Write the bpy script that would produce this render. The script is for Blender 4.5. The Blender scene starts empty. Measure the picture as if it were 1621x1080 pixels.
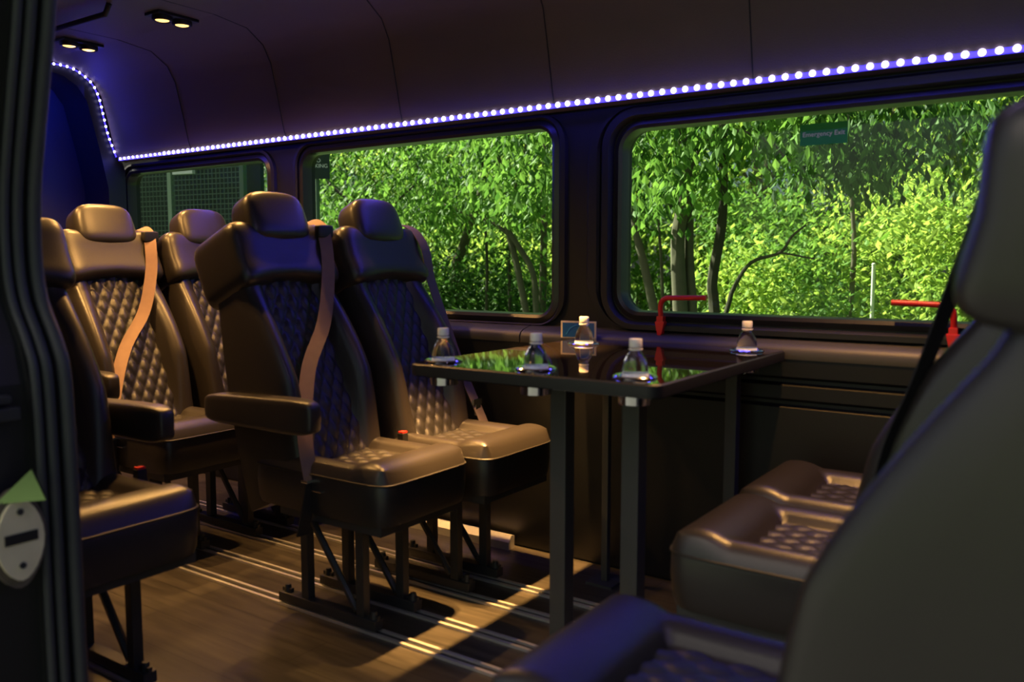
import bpy, bmesh, math, random
from mathutils import Vector, Matrix
PI = math.pi
C = bpy.context.scene.collection
rnd = random.Random(7)

# ------------------------------------------------------------------ camera
cam_d = bpy.data.cameras.new('camera')
cam = bpy.data.objects.new('camera', cam_d); C.objects.link(cam)
TH = math.radians(34.8); PITCH = math.atan(125/1348.0)
cam.location = (0, 0, 1.1)
cam.rotation_euler = (PI/2 - PITCH, 0, TH)
cam_d.sensor_width = 36; cam_d.lens = 1348/1621*36
cam_d.clip_start = 0.02; cam_d.clip_end = 200
cam_d.dof.use_dof = True; cam_d.dof.focus_distance = 4.5; cam_d.dof.aperture_fstop = 2.9
bpy.context.scene.camera = cam

# ------------------------------------------------------------------ world, sun, exposure
sc = bpy.context.scene
sc.view_settings.view_transform = 'Standard'; sc.view_settings.look = 'None'
sc.view_settings.gamma = 1; sc.view_settings.exposure = 0.0
sc.view_settings.use_curve_mapping = False
W = bpy.data.worlds.new('world'); sc.world = W; W.use_nodes = True
nt = W.node_tree; nt.nodes.clear()
wo = nt.nodes.new('ShaderNodeOutputWorld'); bg = nt.nodes.new('ShaderNodeBackground')
sky = nt.nodes.new('ShaderNodeTexSky'); sky.sky_type = 'NISHITA'; sky.sun_disc = False
sky.sun_elevation = math.radians(48); sky.sun_rotation = math.radians(200); sky.dust_density = 3.0
bg.inputs[1].default_value = 0.080
nt.links.new(sky.outputs[0], bg.inputs[0]); nt.links.new(bg.outputs[0], wo.inputs[0])
sun_d = bpy.data.lights.new('sun', 'SUN'); sun_d.energy = 22.0; sun_d.angle = math.radians(1.0)
sun_d.color = (1.0, 0.93, 0.74)
sun = bpy.data.objects.new('sun', sun_d); C.objects.link(sun)
SUN_TO = Vector((1.0, 0.02, -0.85))       # travels along the van from its rear, down on the woods
sun.rotation_euler = SUN_TO.to_track_quat('-Z', 'Y').to_euler(); sun.location = (-6, -4, 9)

SPOT_W = 60.0
def spot(x, y, z=2.09, power=SPOT_W, tgt=(0, 0, -1), ang=122):
    l = bpy.data.lights.new('ceiling_spot', 'SPOT'); l.energy = power; l.color = (1.0, 0.51, 0.14)
    l.spot_size = math.radians(ang); l.spot_blend = 1.0 if ang > 60 else 0.5; l.shadow_soft_size = 0.022
    o = bpy.data.objects.new('ceiling_spot', l); C.objects.link(o); o.location = (x, y, z)
    o.rotation_euler = Vector(tgt).to_track_quat('-Z', 'Y').to_euler()
def led_area(name, a, b, w, power, col, direction):
    a = Vector(a); b = Vector(b)
    l = bpy.data.lights.new(name, 'AREA'); l.shape = 'RECTANGLE'; l.size = (b-a).length; l.size_y = w
    l.energy = power; l.color = col
    o = bpy.data.objects.new(name, l); C.objects.link(o); o.location = (a+b)/2
    zax = -Vector(direction).normalized(); xax = (b-a).normalized(); yax = zax.cross(xax).normalized()
    xax = yax.cross(zax)
    o.rotation_euler = Matrix((xax, yax, zax)).transposed().to_euler()
led_area('led_light', (-4.40, 2.625, 1.655), (0.9, 2.625, 1.655), 0.012, 9.0, (0.05, 0.04, 1.0), (0, -0.55, -1))
led_area('led_light_up', (-4.40, 2.615, 1.672), (0.9, 2.615, 1.672), 0.012, 0.7, (0.08, 0.05, 1.0), (0, -0.2, 1))
led_area('led_light_arch', (-4.46, 2.53, 1.75), (-4.46, 2.50, 2.03), 0.012, 0.45, (0.04, 0.04, 1.0), (1, -.8, 0))
led_area('led_light_rear', (-4.50, 1.2, 2.06), (-4.50, 2.3, 2.06), 0.012, 14.0, (0.0, 0.03, 1.0), (-.7, 0, -1))
led_area('led_light_near_side', (-1.6, 1.20, 2.085), (0.1, 1.20, 2.085), 0.012, 3.4, (0.62, 0.46, 1.0), (-.5, .5, -1))

# ------------------------------------------------------------------ materials
def mat(name, col, rough=0.5, metal=0.0, spec=0.5, noise=None, bump=None, coat=0.0, emit=None, estr=0.0, var=None):
    m = bpy.data.materials.new(name); m.use_nodes = True; n = m.node_tree.nodes; L = m.node_tree.links
    b = n['Principled BSDF']
    b.inputs['Base Color'].default_value = (*col, 1); b.inputs['Roughness'].default_value = rough
    b.inputs['Metallic'].default_value = metal; b.inputs['Specular IOR Level'].default_value = spec
    b.inputs['Coat Weight'].default_value = coat
    if emit: b.inputs['Emission Color'].default_value = (*emit, 1); b.inputs['Emission Strength'].default_value = estr
    tc = n.new('ShaderNodeTexCoord')
    if noise:
        sc_, c2 = noise
        t = n.new('ShaderNodeTexNoise'); t.inputs['Scale'].default_value = sc_; t.inputs['Detail'].default_value = 5
        L.new(tc.outputs['Object'], t.inputs['Vector'])
        mx = n.new('ShaderNodeMix'); mx.data_type = 'RGBA'
        mx.inputs[6].default_value = (*col, 1); mx.inputs[7].default_value = (*c2, 1)
        L.new(t.outputs['Fac'], mx.inputs[0]); L.new(mx.outputs[2], b.inputs['Base Color'])
    if bump:
        bs, bd, kind = bump
        t2 = n.new('ShaderNodeTexVoronoi' if kind == 'v' else 'ShaderNodeTexNoise')
        t2.inputs['Scale'].default_value = bs
        L.new(tc.outputs['Object'], t2.inputs['Vector'])
        bp = n.new('ShaderNodeBump'); bp.inputs['Strength'].default_value = bd; bp.inputs['Distance'].default_value = 0.002
        L.new(t2.outputs[0], bp.inputs['Height']); L.new(bp.outputs['Normal'], b.inputs['Normal'])
    return m
M = {}
M['leather'] = mat('black_leather', (0.020, 0.017, 0.017), 0.36, spec=0.55, noise=(9, (0.026, 0.022, 0.020)), bump=(260, 0.10, 'v'))
M['quilt'] = mat('quilted_leather', (0.016, 0.015, 0.016), 0.42, spec=0.5, noise=(14, (0.024, 0.022, 0.022)), bump=(300, 0.2, 'v'))
M['piping'] = mat('piping', (0.018, 0.016, 0.015), 0.5)
M['frame'] = mat('black_steel', (0.030, 0.031, 0.033), 0.42, metal=0.2, spec=0.5, noise=(20, (0.045, 0.045, 0.047)))
M['table_leg'] = mat('grey_steel', (0.045, 0.047, 0.050), 0.5, metal=0.0, noise=(20, (0.06, 0.06, 0.062)))
M['alu'] = mat('brushed_aluminium', (0.80, 0.79, 0.77), 0.42, metal=0.75, noise=(60, (0.66, 0.65, 0.64)))
M['chrome'] = mat('chrome', (0.85, 0.85, 0.86), 0.12, metal=1.0)
M['plastic'] = mat('black_plastic', (0.010, 0.010, 0.011), 0.5, bump=(400, 0.15, 'n'))
M['wall'] = mat('wall_panel', (0.006, 0.007, 0.009), 0.5, noise=(6, (0.009, 0.010, 0.013)), bump=(220, 0.2, 'n'))
M['gloss_black'] = mat('gloss_black', (0.006, 0.006, 0.007), 0.12, spec=0.5)
M['liner'] = mat('headliner_vinyl', (0.12, 0.088, 0.075), 0.6, noise=(3, (0.14, 0.105, 0.09)), bump=(260, 0.3, 'v'))
M['rubber'] = mat('door_rubber', (0.030, 0.033, 0.036), 0.55, noise=(30, (0.04, 0.043, 0.046)))
M['trim_grey'] = mat('grey_sill_vinyl', (0.040, 0.039, 0.037), 0.5, noise=(8, (0.05, 0.048, 0.046)), bump=(220, 0.2, 'n'))
M['belt'] = mat('belt_webbing', (0.17, 0.095, 0.06), 0.7, bump=(900, 0.4, 'n'), noise=(40, (0.21, 0.125, 0.08)))
M['belt_grey'] = mat('belt_webbing_grey', (0.085, 0.062, 0.062), 0.7, bump=(900, 0.4, 'n'), noise=(40, (0.11, 0.08, 0.08)))
M['belt_black'] = mat('belt_webbing_black', (0.008, 0.008, 0.009), 0.75, bump=(900, 0.4, 'n'))
M['red'] = mat('red_plastic', (0.62, 0.012, 0.012), 0.35, noise=(12, (0.72, 0.02, 0.02)))
M['cap'] = mat('white_cap', (0.80, 0.76, 0.70), 0.4, noise=(40, (0.86, 0.82, 0.76)))
M['label'] = mat('bottle_label', (0.55, 0.66, 0.82), 0.4, noise=(30, (0.85, 0.88, 0.92)))
M['card'] = mat('blue_print', (0.005, 0.05, 0.22), 0.35, noise=(16, (0.01, 0.10, 0.36)))
M['card_line'] = mat('light_blue_print', (0.02, 0.16, 0.42), 0.4)
M['card_edge'] = mat('cream_card', (0.62, 0.50, 0.38), 0.5, noise=(30, (0.7, 0.58, 0.45)))
M['green_sign'] = mat('green_sticker', (0.012, 0.30, 0.035), 0.5, noise=(20, (0.016, 0.36, 0.04)))
M['cream_text'] = mat('cream_lettering', (0.98, 0.95, 0.45), 0.5)
M['white_text'] = mat('white_lettering', (0.8, 0.82, 0.8), 0.5)
M['buckle'] = mat('buckle_red', (0.7, 0.02, 0.012), 0.4, emit=(1, 0.03, 0.01), estr=0.0)
M['gasket'] = mat('window_gasket', (0.014, 0.014, 0.015), 0.3, spec=0.6)
M['fence_post'] = mat('pale_post', (0.25, 0.33, 0.24), 0.6)
M['mirror'] = mat('dark_chrome', (0.35, 0.35, 0.33), 0.12, metal=1.0)
M['latch'] = mat('latch_plate', (0.85, 0.76, 0.52), 0.45, metal=0.1, noise=(18, (0.62, 0.54, 0.35)))
M['dirt'] = mat('dusty_paint', (0.05, 0.042, 0.034), 0.5, noise=(22, (0.16, 0.13, 0.10)))
M['lamp'] = mat('lamp_lens', (1, 0.8, 0.4), 0.4, emit=(1.0, 0.60, 0.18), estr=2.2)
M['diode'] = mat('led_diode', (0.8, 0.8, 1), 0.4, emit=(0.62, 0.56, 1.0), estr=7.0)
M['glow_tape'] = mat('led_glow_tape', (0.05, 0.04, 0.6), 0.4, emit=(0.045, 0.03, 1.0), estr=3.5)  # strip backing; the halo around the diodes is put into its emission
M['blue_wall'] = mat('rear_panel', (0.03, 0.03, 0.04), 0.55, noise=(5, (0.045, 0.045, 0.06)), bump=(220, 0.2, 'n'))
M['bark'] = mat('bark', (0.060, 0.052, 0.036), 0.9, noise=(9, (0.13, 0.115, 0.075)), bump=(30, 0.8, 'n'))
M['bark_dark'] = mat('dark_bark', (0.030, 0.027, 0.018), 0.9, noise=(9, (0.065, 0.057, 0.035)), bump=(30, 0.8, 'n'))
M['paint'] = mat('white_paint', (0.7, 0.72, 0.7), 0.5)
M['fence'] = mat('fence_metal', (0.05, 0.09, 0.065), 0.6, noise=(5, (0.09, 0.15, 0.10)))
M['fence_board'] = mat('dark_boards', (0.006, 0.014, 0.012), 0.7, noise=(1.2, (0.02, 0.045, 0.028)))
M['skin_black'] = mat('van_paint', (0.006, 0.006, 0.007), 0.15, coat=0.5)

def wood_floor():
    m = bpy.data.materials.new('vinyl_plank_floor'); m.use_nodes = True; n = m.node_tree.nodes; L = m.node_tree.links
    b = n['Principled BSDF']; tc = n.new('ShaderNodeTexCoord'); mp = n.new('ShaderNodeMapping')
    mp.inputs['Scale'].default_value = (1.2, 14, 1); L.new(tc.outputs['Object'], mp.inputs[0])
    t = n.new('ShaderNodeTexNoise'); t.inputs['Scale'].default_value = 3.0; t.inputs['Detail'].default_value = 8
    L.new(mp.outputs[0], t.inputs['Vector'])
    r = n.new('ShaderNodeValToRGB'); r.color_ramp.elements[0].position = 0.3; r.color_ramp.elements[1].position = 0.75
    r.color_ramp.elements[0].color = (0.030, 0.026, 0.021, 1); r.color_ramp.elements[1].color = (0.085, 0.073, 0.058, 1)
    L.new(t.outputs['Fac'], r.inputs[0])
    br = n.new('ShaderNodeTexBrick'); br.inputs['Scale'].default_value = 1.0
    br.inputs['Brick Width'].default_value = 1.2; br.inputs['Row Height'].default_value = 0.15
    br.inputs['Mortar Size'].default_value = 0.0015
    br.inputs['Color1'].default_value = (1, 1, 1, 1); br.inputs['Color2'].default_value = (0.75, 0.75, 0.75, 1)
    br.inputs['Mortar'].default_value = (0.2, 0.2, 0.2, 1); L.new(tc.outputs['Object'], br.inputs['Vector'])
    mx = n.new('ShaderNodeMix'); mx.data_type = 'RGBA'; mx.blend_type = 'MULTIPLY'; mx.inputs[0].default_value = 1
    L.new(r.outputs[0], mx.inputs[6]); L.new(br.outputs['Color'], mx.inputs[7]); L.new(mx.outputs[2], b.inputs['Base Color'])
    b.inputs['Roughness'].default_value = 0.38
    bp = n.new('ShaderNodeBump'); bp.inputs['Strength'].default_value = 0.25; bp.inputs['Distance'].default_value = 0.002
    L.new(t.outputs['Fac'], bp.inputs['Height']); L.new(bp.outputs[0], b.inputs['Normal'])
    return m
M['floor'] = wood_floor()

def leaf_mat(name, c1, c2, trans):
    m = bpy.data.materials.new(name); m.use_nodes = True; n = m.node_tree.nodes; L = m.node_tree.links; n.clear()
    g = n.new('ShaderNodeNewGeometry'); r = n.new('ShaderNodeValToRGB')
    r.color_ramp.elements[0].color = (*c1, 1); r.color_ramp.elements[1].color = (*c2, 1)
    L.new(g.outputs['Random Per Island'], r.inputs[0])
    d = n.new('ShaderNodeBsdfPrincipled'); d.inputs['Roughness'].default_value = 0.55
    d.inputs['Specular IOR Level'].default_value = 0.2
    t = n.new('ShaderNodeBsdfTranslucent'); mx = n.new('ShaderNodeMixShader'); mx.inputs[0].default_value = trans
    hs = n.new('ShaderNodeHueSaturation'); hs.inputs['Hue'].default_value = 0.485; hs.inputs['Value'].default_value = 1.6
    L.new(r.outputs[0], d.inputs['Base Color']); L.new(r.outputs[0], hs.inputs['Color']); L.new(hs.outputs[0], t.inputs[0])
    o = n.new('ShaderNodeOutputMaterial')
    L.new(d.outputs[0], mx.inputs[1]); L.new(t.outputs[0], mx.inputs[2]); L.new(mx.outputs[0], o.inputs[0])
    return m
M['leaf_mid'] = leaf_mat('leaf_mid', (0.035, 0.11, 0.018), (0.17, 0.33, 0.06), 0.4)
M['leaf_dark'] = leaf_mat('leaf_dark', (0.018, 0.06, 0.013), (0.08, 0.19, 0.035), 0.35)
M['leaf_sunlit'] = leaf_mat('leaf_sunlit', (0.09, 0.21, 0.025), (0.42, 0.54, 0.11), 0.45)  # brighter copy of the leaf colour, with sunlight on the plants painted in
M['grass'] = mat('grass_ground', (0.03, 0.07, 0.012), 0.9, noise=(3, (0.07, 0.14, 0.02)), bump=(30, 1.0, 'n'))
M['asphalt'] = mat('asphalt', (0.022, 0.022, 0.022), 0.9, noise=(30, (0.035, 0.035, 0.034)), bump=(120, 0.5, 'n'))

def glass_mat(name, tint, gl=0.03):
    m = bpy.data.materials.new(name); m.use_nodes = True; n = m.node_tree.nodes; L = m.node_tree.links; n.clear()
    t = n.new('ShaderNodeBsdfTransparent'); t.inputs[0].default_value = (*tint, 1)
    g = n.new('ShaderNodeBsdfGlossy'); g.inputs['Roughness'].default_value = 0.02
    lw = n.new('ShaderNodeLayerWeight'); lw.inputs[0].default_value = 0.5
    pw = n.new('ShaderNodeMath'); pw.operation = 'POWER'; pw.inputs[1].default_value = 5.0
    f = n.new('ShaderNodeMath'); f.operation = 'MULTIPLY_ADD'; f.inputs[1].default_value = 0.6; f.inputs[2].default_value = gl
    L.new(lw.outputs['Facing'], pw.inputs[0]); L.new(pw.outputs[0], f.inputs[0])
    mx = n.new('ShaderNodeMixShader'); o = n.new('ShaderNodeOutputMaterial')
    L.new(f.outputs[0], mx.inputs[0]); L.new(t.outputs[0], mx.inputs[1]); L.new(g.outputs[0], mx.inputs[2]); L.new(mx.outputs[0], o.inputs[0])
    return m
M['pane'] = glass_mat('tinted_pane', (0.84, 0.92, 0.84), 0.02)
def solid_glass(name, col, ior):
    m = bpy.data.materials.new(name); m.use_nodes = True; b = m.node_tree.nodes['Principled BSDF']
    b.inputs['Base Color'].default_value = (*col, 1); b.inputs['Roughness'].default_value = 0.03
    b.inputs['IOR'].default_value = ior; b.inputs['Transmission Weight'].default_value = 1.0
    return m
M['pet'] = solid_glass('clear_plastic_and_water', (0.93, 0.97, 1.0), 1.34)
M['table_glass'] = mat('black_mirror_laminate', (0.008, 0.006, 0.006), 0.03, spec=0.5, noise=(5, (0.012, 0.009, 0.008)))

# ------------------------------------------------------------------ mesh helpers
class MB:
    def __init__(s): s.v = []; s.f = []
    def add(s, v, f):
        o = len(s.v); s.v += [tuple(p) for p in v]; s.f += [tuple(i+o for i in q) for q in f]; return s
    def box(s, x0, x1, y0, y1, z0, z1):
        v = [(x, y, z) for z in (z0, z1) for y in (y0, y1) for x in (x0, x1)]
        return s.add(v, [(0, 2, 3, 1), (4, 5, 7, 6), (0, 1, 5, 4), (2, 6, 7, 3), (0, 4, 6, 2), (1, 3, 7, 5)])
    def tube(s, pts, r, n=8, closed=False, cap=True):
        pts = [Vector(p) for p in pts]; N = len(pts); rs = r if isinstance(r, (list, tuple)) else [r]*N
        V = []; F = []; ref = None
        for i, p in enumerate(pts):
            if closed: t = (pts[(i+1) % N]-pts[i-1]).normalized()
            else: t = (pts[min(i+1, N-1)]-pts[max(i-1, 0)]).normalized()
            if ref is None:
                ref = Vector((0, 0, 1)) if abs(t.z) < 0.9 else Vector((1, 0, 0))
            a = (ref - t*ref.dot(t)).normalized(); b = t.cross(a); ref = a
            for k in range(n):
                q = 2*PI*k/n; V.append(p+(a*math.cos(q)+b*math.sin(q))*rs[i])
        for i in range(N if closed else N-1):
            for k in range(n):
                j = (i+1) % N; F.append((i*n+k, i*n+(k+1) % n, j*n+(k+1) % n, j*n+k))
        if not closed and cap: F.append(tuple(range(n))[::-1]); F.append(tuple((N-1)*n+k for k in range(n)))
        return s.add(V, F)
    def ribbon(s, pts, wdirs, w, t):
        """flat strap with thickness along a path; wdirs: width direction(s)"""
        pts = [Vector(p) for p in pts]; N = len(pts); V = []; F = []
        for i, p in enumerate(pts):
            tg = (pts[min(i+1, N-1)]-pts[max(i-1, 0)]).normalized()
            wd = Vector(wdirs[i] if isinstance(wdirs, list) else wdirs); wd = (wd-tg*wd.dot(tg)).normalized()
            nn = tg.cross(wd)
            for a, b in ((-1, -1), (1, -1), (1, 1), (-1, 1)): V.append(p+wd*(a*w/2)+nn*(b*t/2))
        for i in range(N-1):
            for k in range(4): F.append((i*4+k, i*4+(k+1) % 4, i*4+4+(k+1) % 4, i*4+4+k))
        F.append((3, 2, 1, 0)); F.append(tuple((N-1)*4+k for k in range(4)))
        return s.add(V, F)
    def lathe(s, prof, n=24, at=(0, 0, 0), closed=False):
        V = []; F = []; m = len(prof)
        for r, z in prof:
            for k in range(n): q = 2*PI*k/n; V.append((at[0]+r*math.cos(q), at[1]+r*math.sin(q), at[2]+z))
        for i in range(m if closed else m-1):
            for k in range(n):
                j = (i+1) % m; F.append((i*n+k, i*n+(k+1) % n, j*n+(k+1) % n, j*n+k))
        if not closed: F.append(tuple(range(n))[::-1]); F.append(tuple((m-1)*n+k for k in range(n)))
        return s.add(V, F)
    def superell(s, c, r, e1=0.4, e2=0.4, nu=36, nv=20, fn=None):
        sg = lambda t, e: math.copysign(abs(t)**e, t)
        V = []; F = []
        for j in range(1, nv):
            ph = -PI/2+PI*j/nv
            for i in range(nu):
                th = 2*PI*i/nu
                p = Vector((r[0]*sg(math.cos(ph), e1)*sg(math.cos(th), e2), r[1]*sg(math.cos(ph), e1)*sg(math.sin(th), e2), r[2]*sg(math.sin(ph), e1)))
                V.append(p)
        V.append(Vector((0, 0, -r[2]))); V.append(Vector((0, 0, r[2])))
        R = nv-1
        for j in range(R-1):
            for i in range(nu): F.append((j*nu+i, j*nu+(i+1) % nu, (j+1)*nu+(i+1) % nu, (j+1)*nu+i))
        for i in range(nu):
            F.append((R*nu, (i+1) % nu, i)); F.append((R*nu+1, (R-1)*nu+i, (R-1)*nu+(i+1) % nu))
        if fn: V = [Vector(fn(p)) for p in V]
        return s.add([p+Vector(c) for p in V], F)
    def xf(s, m):
        s.v = [tuple(m @ Vector(p)) for p in s.v]; return s
    def build(s, name, m, parent=None, smooth=True, auto=True, bevel=0.0):
        me = bpy.data.meshes.new(name); me.from_pydata(s.v, [], s.f); me.update()
        bm = bmesh.new(); bm.from_mesh(me); bmesh.ops.recalc_face_normals(bm, faces=bm.faces); 
        if bevel: bmesh.ops.bevel(bm, geom=bm.edges[:], offset=bevel, segments=2, affect='EDGES', profile=0.7)
        bm.to_mesh(me); bm.free()
        for p in me.polygons: p.use_smooth = smooth
        if smooth and auto:
            try: me.set_sharp_from_angle(angle=math.radians(40))
            except Exception: pass
        me.materials.append(m)
        o = bpy.data.objects.new(name, me); C.objects.link(o)
        if parent: o.parent = parent
        return o
def tag(o, label=None, cat=None, group=None, kind=None):
    if label: o['label'] = label
    if cat: o['category'] = cat
    if group: o['group'] = group
    if kind: o['kind'] = kind
    return o
def thing(name, label, cat, loc=(0, 0, 0), rz=0, group=None):
    o = bpy.data.objects.new(name, None); C.objects.link(o); o.location = loc; o.rotation_euler = (0, 0, rz)
    o.empty_display_size = 0.1
    return tag(o, label, cat, group)
def copy_tree(o, parent=None):
    c = o.copy(); C.objects.link(c)
    if parent: c.parent = parent
    for ch in list(o.children): copy_tree(ch, c)
    return c
def struct(o): o['kind'] = 'structure'; return o
def rrect(x0, x1, z0, z1, r, n=8):
    out = []
    for cx, cz, a0 in ((x1-r, z1-r, 0), (x0+r, z1-r, 90), (x0+r, z0+r, 180), (x1-r, z0+r, 270)):
        for k in range(n+1):
            a = math.radians(a0+90*k/n); out.append((cx+r*math.cos(a), cz+r*math.sin(a)))
    return out
def plate_holes(name, outer, holes, y0, y1, m, parent=None):
    """flat plate in the XZ plane with rounded holes, given thickness"""
    bm = bmesh.new(); es = []
    for lp in [outer]+holes:
        vs = [bm.verts.new((x, y0, z)) for x, z in lp]
        es += [bm.edges.new((vs[i], vs[(i+1) % len(vs)])) for i in range(len(vs))]
    bmesh.ops.triangle_fill(bm, use_beauty=True, use_dissolve=False, edges=es)
    ret = bmesh.ops.extrude_face_region(bm, geom=bm.faces[:])
    vs = [g for g in ret['geom'] if isinstance(g, bmesh.types.BMVert)]
    for v in vs: v.co.y = y1
    bmesh.ops.recalc_face_normals(bm, faces=bm.faces)
    me = bpy.data.meshes.new(name); bm.to_mesh(me); bm.free(); me.materials.append(m)
    o = bpy.data.objects.new(name, me); C.objects.link(o)
    if parent: o.parent = parent
    return o
def ringloft(loops, closed_prof=True):
    """loops: list of same-length 3D loops -> closed torus-like solid"""
    n = len(loops[0]); V = [p for l in loops for p in l]; F = []; m = len(loops)
    for i in range(m if closed_prof else m-1):
        for k in range(n):
            j = (i+1) % m; F.append((i*n+k, i*n+(k+1) % n, j*n+(k+1) % n, j*n+k))
    return V, F

# ------------------------------------------------------------------ van shell
XR, XF = -4.80, 1.60          # rear and front ends of the cabin
YN, YF = 0.885, 2.72           # near and far walls
struct(MB().box(XR, XF, YN-0.10, YF+0.1, -0.06, 0.0).build('floor', M['floor'], smooth=False))
WIN = [(-1.415, -0.10, 0.925, 1.56, 0.075), (-3.06, -1.705, 0.90, 1.595, 0.065), (-4.49, -3.31, 0.90, 1.585, 0.065)]
holes = [rrect(a, b, c, d, r) for a, b, c, d, r in WIN]
struct(plate_holes('wall_far', [(XR, 0), (XF, 0), (XF, 1.75), (XR, 1.75)], holes, YF, YF+0.07, M['plastic']))
# upper side panel and ceiling: one curved lining per side, swept along the cabin
prof = [(2.70, 1.645), (2.655, 1.655), (2.640, 1.70), (2.600, 1.88), (2.575, 1.98), (2.535, 2.05), (2.45, 2.105), (2.28, 2.125)]
def sweep(name, pr, x0, x1, m, th=0.03):
    mb = MB(); n = len(pr)
    outp = []
    for i, (y, z) in enumerate(pr):
        a = Vector(pr[max(i-1, 0)]); b = Vector(pr[min(i+1, n-1)]); t = (b-a).normalized(); nn = Vector((t.y, -t.x))
        if nn.dot(Vector((y-1.8, z-1.0))) < 0: nn = -nn
        outp.append((y+nn.x*th, z+nn.y*th))
    loop = pr+outp[::-1]; k = len(loop)
    V = [(x0, y, z) for y, z in loop]+[(x1, y, z) for y, z in loop]
    F = [(i, (i+1) % k, k+(i+1) % k, k+i) for i in range(k)]
    for i in range(n-1): F.append((i, i+1, k-2-i, k-1-i)); F.append((k+i, k+k-1-i, k+k-2-i, k+i+1))
    mb.add(V, F); return mb.build(name, m)
struct(sweep('trim_1', prof, -4.47, XF, M['liner']))
nprof = [(3.60-y, z) for y, z in prof]
nprof = [(0.89, 1.80), (0.945, 1.80)] + [(y, z) for y, z in nprof if z > 1.86]
struct(sweep('trim_2', nprof, -4.47, XF, M['liner']))
struct(MB().box(-4.47, XF, 1.30, 2.29, 2.124, 2.16).build('ceiling', M['liner'], smooth=False))
# seams of the side lining
for i, x in enumerate((-1.657, -2.384, -3.094, -3.806, -0.93, -0.2)):
    pts = [(x, y-0.0015, z) for y, z in prof[1:]] + [(x, 1.4, 2.122)]
    struct(MB().tube(pts, 0.0022, 6).build('trim_%d' % (10+i), M['plastic']))
# rear end: arch ring behind the strip, then the rear doors
arch_o = [(2.70, 0.0), (2.70, 1.60), (2.66, 1.72), (2.61, 1.98), (2.56, 2.07), (2.45, 2.13), (2.28, 2.15)]
arch_i = [(2.60, 0.0), (2.60, 1.50), (2.555, 1.72), (2.50, 1.95), (2.45, 2.02), (2.38, 2.06), (2.28, 2.075)]
def full(a): return a + [(3.60-y, z) for y, z in a[::-1]]
ao, ai = full(arch_o), full(arch_i)
V = []; F = []; n = len(ao)
for x in (-4.48, -4.72):
    V += [(x, y, z) for y, z in ao]; V += [(x, y, z) for y, z in ai]
for i in range(n-1):
    F += [(i, i+1, n+i+1, n+i), (2*n+i, 3*n+i, 3*n+i+1, 2*n+i+1), (n+i, n+i+1, 3*n+i+1, 3*n+i), (i, 2*n+i, 2*n+i+1, i+1)]
F += [(0, n, 3*n, 2*n), (n-1, 3*n-1, 4*n-1, 2*n-1)]
struct(MB().add(V, F).build('wall_rear', M['plastic']))
rd = struct(MB().box(-4.80, -4.73, YN, 2.66, 0.02, 2.14).build('door_2', M['blue_wall'], smooth=False))
MB().box(-4.735, -4.722, 1.79, 1.81, 0.1, 2.05).build('door_seam', M['plastic'], rd, smooth=False)
struct(MB().box(XF, XF+0.08, YN-0.1, YF+0.1, 0, 2.2).build('wall_front', M['wall'], smooth=False))
struct(MB().box(XR-0.05, XF+0.08, YN-0.10, YF+0.1, 2.20, 2.26).build('wall_roof', M['skin_black'], smooth=False))
struct(MB().box(XR-0.05, XF+0.08, YF+0.075, YF+0.10, 1.75, 2.2).build('wall_far_upper', M['skin_black'], smooth=False))
# lower far wall: padded panel with a rounded grey ledge and pressed grooves
lp = [(YF, 0.0), (2.665, 0.0), (2.655, 0.02), (2.655, 0.645), (2.668, 0.655), (2.668, 0.665), (2.650, 0.675), (2.648, 0.715), (2.664, 0.725), (2.664, 0.735),
      (2.645, 0.745), (2.640, 0.80)]
V = [(x, y, z) for x in (XR+0.08, XF) for y, z in lp+[(YF, 0.80)]]; k = len(lp)+1
F = [(i, (i+1) % k, k+(i+1) % k, k+i) for i in range(k)]+[tuple(range(k)), tuple(range(k, 2*k))]
struct(MB().add(V, F).build('wall_far_lower', M['wall']))
lg = [(YF, 0.80), (2.638, 0.80), (2.636, 0.822), (2.645, 0.838), (2.665, 0.848), (YF, 0.862)]
def ledge(nm, x0, x1, m):
    k = len(lg); V = [(x, y, z) for x in (x0, x1) for y, z in lg]
    F = [(i, (i+1) % k, k+(i+1) % k, k+i) for i in range(k)]+[tuple(range(k)), tuple(range(k, 2*k))]
    struct(MB().add(V, F).build(nm, m))
ledge('trim_3', XR+0.08, -1.80, M['trim_grey']); ledge('trim_4', -1.795, XF, M['trim_grey'])
# near wall left of the door opening: follows the curved door edge
edge = [(-1.66, 2.2), (-1.70, 1.90), (-1.754, 1.62), (-1.80, 1.45), (-1.850, 1.26), (-1.862, 1.12), (-1.845, 1.02), (-1.79, 0.93), (-1.764, 0.85), (-1.758, 0.60), (-1.758, 0.31), (-1.752, 0.0)]
K_ = 0.95
edge = [(x*K_-0.028, 1.1+(z-1.1)*K_) for x, z in edge]
edge[0] = (edge[0][0], 2.2); edge[-1] = (edge[-1][0], 0.0)
def nearpoly(dx): return [(x+dx, z) for x, z in edge]
def polyplate(name, poly, y0, y1, m, parent=None):
    k = len(poly); V = [(x, y0, z) for x, z in poly]+[(x, y1, z) for x, z in poly]
    F = [(i, (i+1) % k, k+(i+1) % k, k+i) for i in range(k)]+[tuple(range(k)), tuple(range(k, 2*k))]
    return MB().add(V, F).build(name, m, parent, smooth=False)
struct(polyplate('wall_near', nearpoly(-0.015)+[(-4.8, 0.0), (-4.8, 2.2)], 0.817, 0.883, M['plastic']))
struct(polyplate('wall_near_skin', [(x-0.03, z) for x, z in edge]+[(-1.70, -0.35), (-4.8, -0.35), (-4.8, 2.2)], 0.684, 0.817, M['plastic']))
struct(MB().box(-1.66, XF, 0.84, 0.92, 1.86, 2.2).build('wall_near_header', M['plastic'], smooth=False))
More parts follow.
